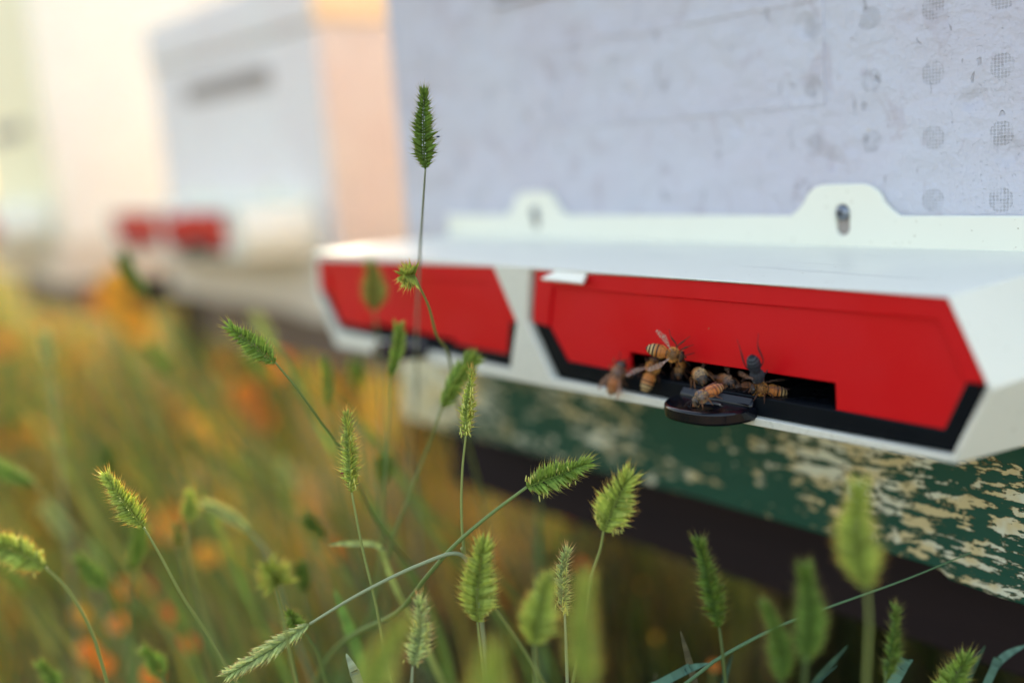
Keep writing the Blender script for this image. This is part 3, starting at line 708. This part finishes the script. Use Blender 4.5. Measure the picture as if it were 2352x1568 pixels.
for u, v, px, d, col, lab in [
    (268,650,84,.76,YO,'large blurred golden blossom, upper one of the bright patch at the left'),
    (305,735,92,.76,YO,'large blurred golden blossom at the lower end of the bright patch'),
    (262,705,70,.80,YO,'golden blossom in the heart of the bright patch at the left'),
    (330,780,60,.9,YO,'golden blossom under the bright patch at the left'),
    (240,610,56,1.1,OR,'orange blossom over the bright patch, close under the far red doors'),
    (170,820,60,1.0,YO,'yellowish blossom down left of the bright patch'),
    (420,930,52,.9,YO,'golden blossom left of and above the middle one'),
    (640,840,50,1.,OR,'orange blossom right beside the base of the plump nodding head'),
    (225,690,60,.9,OR,'smaller orange blossom left of the golden patch'),
    (470,990,84,.72,YO,'golden blossom in the middle of the left meadow'),
    (515,1035,60,.74,YO,'golden blossom just right of and below the middle one'),
    (565,905,80,.78,OR,'orange blossom below the plump nodding seed head'),
    (600,960,60,.80,OR,'second orange blossom below the plump nodding head'),
    (520,840,60,.9,OR,'orange blossom beside the tip of the plump nodding head'),
    (745,890,60,.74,YO,'golden blossom near the stem of the plump nodding head'),
    (765,955,46,.72,OR,'orange blossom where that nodding stem turns down'),
    (120,750,52,.95,OR,'blurred orange blossom high in the left meadow'),
    (5,790,56,.9,OR,'orange blossom cut by the left edge'),
    (12,1000,60,.8,OR,'orange blossom lower on the left edge'),
    (70,990,44,.85,YO,'yellow blossom right of the one on the left edge'),
    (374,1215,70,.62,OR,'orange blossom right of the feathery open seed head'),
    (395,1180,50,.66,OR,'upper neighbour of the orange blossom by the feathery head'),
    (476,1275,62,.62,YO,'golden blossom below the small blurred tuft'),
    (282,1352,52,.60,OR,'orange blossom low in the left meadow'),
    (340,1350,30,.60,RO_,'small red-orange blossom beside the low orange one'),
    (272,1432,54,.56,OR,'bright orange blossom near the bottom left'),
    (384,1410,44,.58,RO_,'red-orange blossom near the foot of the feathery head stem'),
    (201,1495,58,.56,OR,'orange blossom at the bottom left corner patch'),
    (240,1525,48,.56,OR,'orange blossom just below the corner patch one'),
    (184,1412,40,.6,YO,'yellow blossom among the green blades at the lower left'),
    (432,1478,44,.56,RO_,'dull red-orange blossom by the bottom edge'),
    (350,1552,56,.5,OR,'orange blossom touching the bottom edge'),
    (762,1270,46,.60,OR,'orange blossom behind the slanting stems'),
    (1335,1296,22,.62,(.95,.20,.05),'small flower for a red-orange glint below the green board'),  # small bright flowers put here in place of out-of-focus glints
    (1476,1343,14,.70,(.75,.30,.05),'tiny flower for a dim orange glint right of the red-orange one'),
    (1508,1463,18,.62,(.95,.62,.06),'small flower for a yellow glint low under the beam'),
    (1308,1190,44,.66,(.45,.12,.04),'dull rust coloured blossom under the board'),
    (2195,1496,26,.48,(.85,.52,.05),'small flower for a yellow glint under the beam at the right'),
    (1640,1528,30,.46,(.80,.30,.06),'small flower for an orange glint at the bottom edge right of centre')]:
    flower(u, v, px, d, col, lab, 'orange and golden blossoms in the grass')

# ------------------------------------------------------------------ bees
def vcmat(name, rough=.45, spec=.5):
    m = mat(name, (.3,.2,.1), rough, spec=spec); t = m.node_tree; a = t.nodes.new('ShaderNodeAttribute'); a.attribute_name = 'tone'
    t.links.new(a.outputs['Color'], t.nodes['Principled BSDF'].inputs['Base Color']); return m
M['bee'] = vcmat('bee_body', .5, .2); M['fur'] = vcmat('bee_fur', .8, .2); M['eye'] = mat('bee_eye', (.010,.009,.012), .22)
m = M['wing'] = bpy.data.materials.new('bee_wing'); m.use_nodes = True; t = m.node_tree; b = t.nodes['Principled BSDF']
b.inputs['Base Color'].default_value = (.34, .20, .15, 1); b.inputs['Roughness'].default_value = .25; b.inputs['Alpha'].default_value = 1
tr = t.nodes.new('ShaderNodeBsdfTransparent'); tr.inputs[0].default_value = (.95, .86, .80, 1); mx = t.nodes.new('ShaderNodeMixShader')
co = t.nodes.new('ShaderNodeTexCoord'); vo = t.nodes.new('ShaderNodeTexVoronoi'); vo.feature = 'DISTANCE_TO_EDGE'; vo.inputs['Scale'].default_value = 700
mr = t.nodes.new('ShaderNodeMapRange'); mr.inputs['From Max'].default_value = .07; mr.inputs['To Min'].default_value = .85; mr.inputs['To Max'].default_value = .34
t.links.new(co.outputs['Object'], vo.inputs['Vector']); t.links.new(vo.outputs['Distance'], mr.inputs['Value']); t.links.new(mr.outputs[0], mx.inputs[0])
t.links.new(tr.outputs[0], mx.inputs[1]); t.links.new(b.outputs[0], mx.inputs[2]); t.links.new(mx.outputs[0], t.nodes['Material Output'].inputs[0])
ORANGE = dict(a=(.42,.155,.04), band=(.030,.018,.014), cream=(.50,.34,.15), th=(.13,.07,.03), fur=(.80,.42,.12), head=(.05,.03,.02), leg=(.06,.025,.015))
RUST = dict(a=(.38,.14,.05), band=(.14,.06,.03), cream=(.50,.28,.14), th=(.14,.10,.09), fur=(.66,.38,.22), head=(.10,.07,.06), leg=(.16,.07,.03))
SHADED = dict(a=(.035,.04,.055), band=(.012,.014,.020), cream=(.07,.08,.10), th=(.03,.035,.045), fur=(.06,.065,.08), head=(.02,.02,.03), leg=(.05,.03,.035))  # shade painted into this bee's colours, blackened and blued
HONEY = dict(a=(.52,.18,.05), band=(.16,.06,.03), cream=(.50,.30,.14), th=(.12,.11,.12), fur=(.80,.56,.28), head=(.10,.075,.055), leg=(.16,.07,.03))
def bee(label, pos, head, dorsal, pal, size=1., droop=.25, wings=((18, 8), (18, 8)), legs=None, furlen=.55, seed=1, headdip=.0, anten=True):
    rnd = random.Random(seed)
    h = Vector(head).normalized(); dz = Vector(dorsal); dz = (dz - h * dz.dot(h)).normalized(); dy = dz.cross(h)
    k = .001 * size
    org = Vector(pos)
    R = Matrix((h, dy, dz)).transposed()
    W = lambda p: org + R @ (Vector(p) * k)
    root = empty('honey_bee', org); tag(root, label, 'bee', 'honey bees at the hive entrance')
    # x, radius y, radius z, z offset, colour
    A, Bn, C, T, H = pal['a'], pal['band'], pal['cream'], pal['th'], pal['head']
    st = [(-7.5,.10,.10,Bn),(-7.35,.45,.42,Bn),(-7.05,.85,.78,Bn),(-6.8,1.1,1.0,Bn),(-6.7,1.18,1.08,C),(-6.3,1.45,1.32,C),(-6.2,1.5,1.38,Bn),(-5.75,1.75,1.58,Bn),(-5.65,1.8,1.62,C),(-5.1,1.98,1.78,C),(-5.0,2.0,1.8,Bn),(-4.5,2.12,1.88,Bn),(-4.4,2.14,1.9,C),(-4.1,2.18,1.92,A),(-3.7,2.2,1.95,A),(-3.6,2.2,1.95,Bn),(-3.2,2.2,1.97,Bn),(-3.1,2.2,1.97,A),(-2.3,2.1,1.95,A),(-2.2,2.08,1.92,Bn),(-2.05,2.05,1.9,A),(-1.4,1.85,1.75,A),(-.8,1.5,1.45,A),(-.5,1.25,1.25,T),
          (-.2,1.15,1.2,T),(.15,1.5,1.45,T),(.6,1.9,1.75,T),(1.2,2.15,2.05,T),(1.9,2.2,2.15,T),(2.6,2.0,1.95,T),(3.05,1.45,1.45,T),(3.3,.8,.8,H),(3.5,.9,.95,H),(3.7,1.45,1.45,H),(4.05,1.8,1.7,H),(4.4,1.75,1.65,H),(4.8,1.35,1.35,H),(5.15,.85,1.0,H),(5.35,.25,.35,H)]
    def zoff(x):
        if x < -.25: return -droop * ((-x - .25) ** 1.6) * .19
        if x > 3.4: return -.5 - headdip * (x - 3.4)
        return 0
    bm = bmesh.new(); cl = bm.loops.layers.float_color.new('tone'); nseg = 18; rings = []
    for x, ry, rz, c in st:
        rings.append([bm.verts.new(W((x, ry * cos(2*pi*j/nseg), zoff(x) + rz * sin(2*pi*j/nseg)))) for j in range(nseg)])
    for i in range(len(st) - 1):
        for j in range(nseg):
            f = bm.faces.new((rings[i][j], rings[i][(j+1) % nseg], rings[i+1][(j+1) % nseg], rings[i+1][j])); f.smooth = True
            for l in f.loops:
                a = st[i][3] if l.vert in (rings[i][j], rings[i][(j+1) % nseg]) else st[i+1][3]
                l[cl] = (*a, 1)
    for rr in (rings[0][::-1], rings[-1]): paint(bm.faces.new(rr), cl, (*A, 1))
    if legs is None:
        legs = []
        for s in (-1, 1):
            legs += [[(2.4, s*1.2, -1.2), (3.2, s*2.6, -.4), (4.0, s*3.3, -2.2), (4.6, s*3.7, -3.0)],
                     [(1.6, s*1.3, -1.3), (1.4, s*3.2, -.3), (1.0, s*4.1, -2.2), (1.1, s*4.8, -3.0)],
                     [(.8, s*1.2, -1.3), (-.8, s*3.0, .1), (-2.4, s*3.6, -1.9), (-3.4, s*4.0, -3.0)]]
    lc = (*pal['leg'], 1)
    for L in legs:
        C_ = catmull([W(p) for p in L], 4); n_ = len(C_)
        rr = [k * .78 * (.34, .30, .26, .24, .20, .26, .34, .36, .24, .14, .12, .11, .10)[min(12, int(i * 13 / n_))] for i in range(n_)]
        tube(bm, C_, rr, 7, cl, lc)
    if anten:
        for s in (-1, 1): tube(bm, catmull([W((5.0, s*.45, -.3)), W((5.9, s*.9, .3)), W((6.9, s*1.5, -.3)), W((7.9, s*2.1, -1.0))], 4), k * .11, 6, cl, (.02, .015, .015, 1))
    # mouthparts
    tube(bm, [W((5.2, 0, -.9)), W((5.5, 0, -1.6)), W((5.3, 0, -2.2))], [k*.35, k*.28, k*.12], 7, cl, lc)
    mk('body', bm, M['bee'], root, org, recalc=True)
    for s in (-1, 1):
        bm = bmesh.new(); bmesh.ops.create_uvsphere(bm, u_segments=14, v_segments=10, radius=1)
        for v in bm.verts: v.co = W((4.35 + v.co.x * .62, s * 1.30 + v.co.y * .62, -.40 - headdip * .9 + v.co.z * 1.25))
        mk('eye', bm, M['eye'], root, org, smooth=True)
    for s, (sp, el) in zip((-1, 1), wings):
        if sp is None: continue
        bm = bmesh.new()
        for (L_, Wd, ex, x0, zz) in ((8.5, 1.4, 0, 1.5, 1.7), (6.0, 1.1, 12, .9, 1.5)):
            a = rad(180 - (sp + ex)); d = Vector((cos(a), -s * -sin(a) * 1, sin(rad(el)))); d.y = s * abs(sin(a)); d = d.normalized()
            q = Vector((-d.y * s, d.x * s, 0)); top = []; bot_ = []
            for i in range(9):
                t_ = i / 8; wv = Wd * (sin(pi * min(1, t_ * .78 + .06)) ** .8) * (1 if t_ < .98 else .6) * (.35 + .75 * t_)
                c_ = Vector((x0, s * 1.1, zz)) + d * L_ * t_ + Vector((0, 0, -.18 * t_ * t_ * 2))
                top.append(bm.verts.new(W(c_ + q * wv * .35))); bot_.append(bm.verts.new(W(c_ - q * wv)))
            for i in range(8): bm.faces.new((top[i], top[i+1], bot_[i+1], bot_[i])).smooth = True
        mk('wing', bm, M['wing'], root, org, recalc=False)
    bm = bmesh.new(); cl = bm.loops.layers.float_color.new('tone')
    fc = pal['fur']
    for i in range(2200):
        z_ = rnd.random()
        if z_ < .68: x = rnd.uniform(-.1, 3.3)
        elif z_ < .80: x = rnd.uniform(3.6, 4.3)
        else: x = rnd.uniform(-2.4, -.6)
        ry = rz = None
        for a_, b_ in zip(st, st[1:]):
            if a_[0] <= x <= b_[0]:
                t_ = (x - a_[0]) / (b_[0] - a_[0]); ry = a_[1] + (b_[1]-a_[1]) * t_; rz = a_[2] + (b_[2]-a_[2]) * t_; break
        th = rnd.uniform(0, 2*pi)
        if z_ < .68 and .9 < x < 2.6 and sin(th) > .78 and rnd.random() < .8: continue     # bald dark back plate
        p = Vector((x, ry * cos(th) * .97, zoff(x) + rz * sin(th) * .97)); nn = Vector((rnd.uniform(-.7, .5), cos(th), sin(th))).normalized()
        l = furlen * rnd.uniform(.6, 1.4) * (.55 if x > 3.5 or x < -.4 else 1)
        s_ = nn.orthogonal().normalized() * .075
        f = bm.faces.new((bm.verts.new(W(p - s_)), bm.verts.new(W(p + s_)), bm.verts.new(W(p + nn * l)))); kk = rnd.uniform(.6, 1.4)
        paint(f, cl, (fc[0]*kk, fc[1]*kk, fc[2]*kk, 1))
    mk('fur', bm, M['fur'], root, org, recalc=False)
    return root
def seg(u0, v0, y0, u1, v1, y1):
    a, b = at_y(u0, v0, y0), at_y(u1, v1, y1); return (a + b) / 2, b - a
def segL(u0, v0, u1, v1, yh, L=.0128):
    """tail pixel and head pixel; the head lies at depth plane yh and the tail stands out so that the body is L long"""
    b = at_y(u1, v1, yh); lo, hi = yh - .03, yh + .0
    best = min((abs((at_y(u0, v0, lo + (hi - lo) * i / 300) - b).length - L), i) for i in range(301))[1]
    a = at_y(u0, v0, lo + (hi - lo) * best / 300); return (a + b) / 2, b - a
toC = (CAM - Vector((.09, -.08, .42))).normalized()
# 1: on the red door above the slot, seen from the back, legs raised
p, hd = segL(1490, 800, 1580, 823, -.0835, .0134)
bee('banded golden bee on the red door above the slot, three legs raised', p, hd, toC + Vector((0,0,-.1)), ORANGE, size=1.03, droop=.05,
    wings=((40, 12), (38, 5)), seed=2, legs=[
    [(2.0, 1.2, -.6), (1.8, 3.4, -.2), (-.4, 5.2, -.6), (-1.8, 7.4, -1.6)], [(2.4, 1.3, -.6), (2.4, 3.0, .1), (4.0, 5.2, -.5), (5.3, 7.0, -1.4)],
    [(3.2, 1.2, -.6), (4.0, 2.4, 0), (5.6, 3.6, -.4), (7.0, 4.6, -1.2)], [(3.0, -1.2, -.8), (3.6, -2.6, -.8), (4.4, -3.6, -1.8), (5.2, -4.2, -2.6)],
    [(1.8, -1.2, -.8), (1.6, -3.0, -.8), (1.4, -4.0, -2), (1.4, -4.6, -3)], [(1.0, -1.2, -.8), (-.4, -2.8, -.6), (-1.6, -3.6, -2), (-2.6, -4.0, -3)]])
# 2: hanging over the sill, abdomen down
p, hd = seg(1479, 903, -.0838, 1512, 806, -.0770)
bee('strongly striped bee hanging tail-down over the black sill below the climbing bee', p, hd, toC, ORANGE, size=1.02, droop=.0, wings=((None, 0), (48, 3)), seed=3)
# 3: leftmost, blurred
p, hd = seg(1402, 903, -.0840, 1432, 822, -.0825)
bee('leftmost bee, blurred and rusty, at the left end of the slot', p, hd, toC + Vector((-.2,0,0)), RUST, size=1.08, droop=.0, wings=((14, 5), (17, 5)), seed=4)
# 4: facing the viewer
p = at_y(1609, 862, -.0775)
bee('fuzzy bee facing straight out of the slot, behind the one on the tab', p + Vector((-.001, .0008, .0)), toC + Vector((.25, 0, -.25)), Vector((-.25, -.25, 1)), HONEY, size=1.0, droop=.2, wings=((None, 0), (15, 5)), seed=5, headdip=.25)
# 5: on the landing tab
b5 = at(1580, 927, .3215); a5 = at(1659, 884, .325)
bee('honey coloured bee with folded wings on the round black tab', (a5 + b5) / 2, b5 - a5, Vector((-.15, -.10, 1)), HONEY, size=.93, droop=.12, wings=((7, -1), (8, 0)), seed=6, headdip=.35)
# 6: inside, behind bee 2
p = at_y(1562, 846, -.0740)
bee('dim orange bee in the slot just right of the striped one, head down', p, Vector((.45, -.75, -.45)), Vector((.2, -.5, .8)), ORANGE, size=.8, seed=7, furlen=.4, wings=((None, 0), (None, 0)))
# 7, 7b: deep inside
p = at_y(1668, 872, -.0725)
bee('dark bee deep in the slot right behind the bee that faces the viewer', p, Vector((.9, -.35, -.1)), Vector((0, -.4, 1)), RUST, size=.82, seed=8, furlen=.4)
p = at_y(1700, 888, -.0705)
bee('shadowed bee deepest in the slot, left of the dark upright bee', p, Vector((-.7, -.6, -.1)), Vector((0, -.2, 1)), RUST, size=.78, seed=9, furlen=.4)
# 8: dark bee head down
p, hd = segL(1727, 822, 1746, 884, -.0815, .0122)
bee('bee coloured as in slate shade, hanging head-down from the red door over the slot, two thin legs up', p, hd, toC, SHADED, size=.98, droop=.0, wings=((28, 14), (None, 0)), seed=10, furlen=.25, anten=False, legs=[
    [(0, 1.2, -.8), (-3.4, 3.1, -.4), (-8.8, 2.8, -1.4), (-12.5, 4.2, -3.0)], [(0, -1.2, -.8), (-3.6, -2.6, -.4), (-9.0, -2.5, -1.4), (-12.8, -2.4, -3.0)],
    [(2, 1.2, -.8), (2.5, 2.8, -.6), (3.2, 3.4, -2), (3.6, 3.8, -3)], [(2, -1.2, -.8), (2.5, -2.8, -.6), (3.2, -3.4, -2), (3.6, -3.8, -3)]])
# 9: orange, head left
p, hd = seg(1800, 898, -.0715, 1720, 890, -.0800)
bee('orange bee walking left on the sill below the dark head-down bee', p, hd, Vector((0, -.35, 1)), ORANGE, size=.95, droop=.15, wings=((16, 8), (16, 8)), seed=12)
# tiny insects on the heads
def speck(u, v, d, r, col, name, label):
    c = at(u, v, d); bm = bmesh.new(); cl = bm.loops.layers.float_color.new('tone')
    tube(bm, [c + Vector((-r*1.6, 0, 0)), c + Vector((-r*.9, 0, 0)), c + Vector((-r*.2, 0, 0)), c + Vector((r*.3, 0, 0)), c + Vector((r*.9, 0, .1*r)), c + Vector((r*1.5, 0, 0))], [r*.2, r*.75, r*.4, r*.7, r*.4, r*.5], 8, cl, (*col, 1))
    for s in (-1, 1):
        for q in (-.5, 0, .5): tube(bm, [c + Vector((r*q, 0, 0)), c + Vector((r*(q*1.6), s*r, r*.4)), c + Vector((r*q*2, s*r*1.6, -r*.6))], r*.08, 4, cl, (*col, 1))
    o = mk(name, bm, M['bee'], None, c); o.location = c; tag(o, label, 'insect')
speck(1006, 314, .328, .00042, (.03,.05,.09), 'tiny_beetle', 'tiny dark insect on the right edge of the tallest seed head')
speck(786, 1086, .328, .00040, (.20,.03,.02), 'tiny_mite', 'tiny red insect on the left edge of the slender upright seed head')
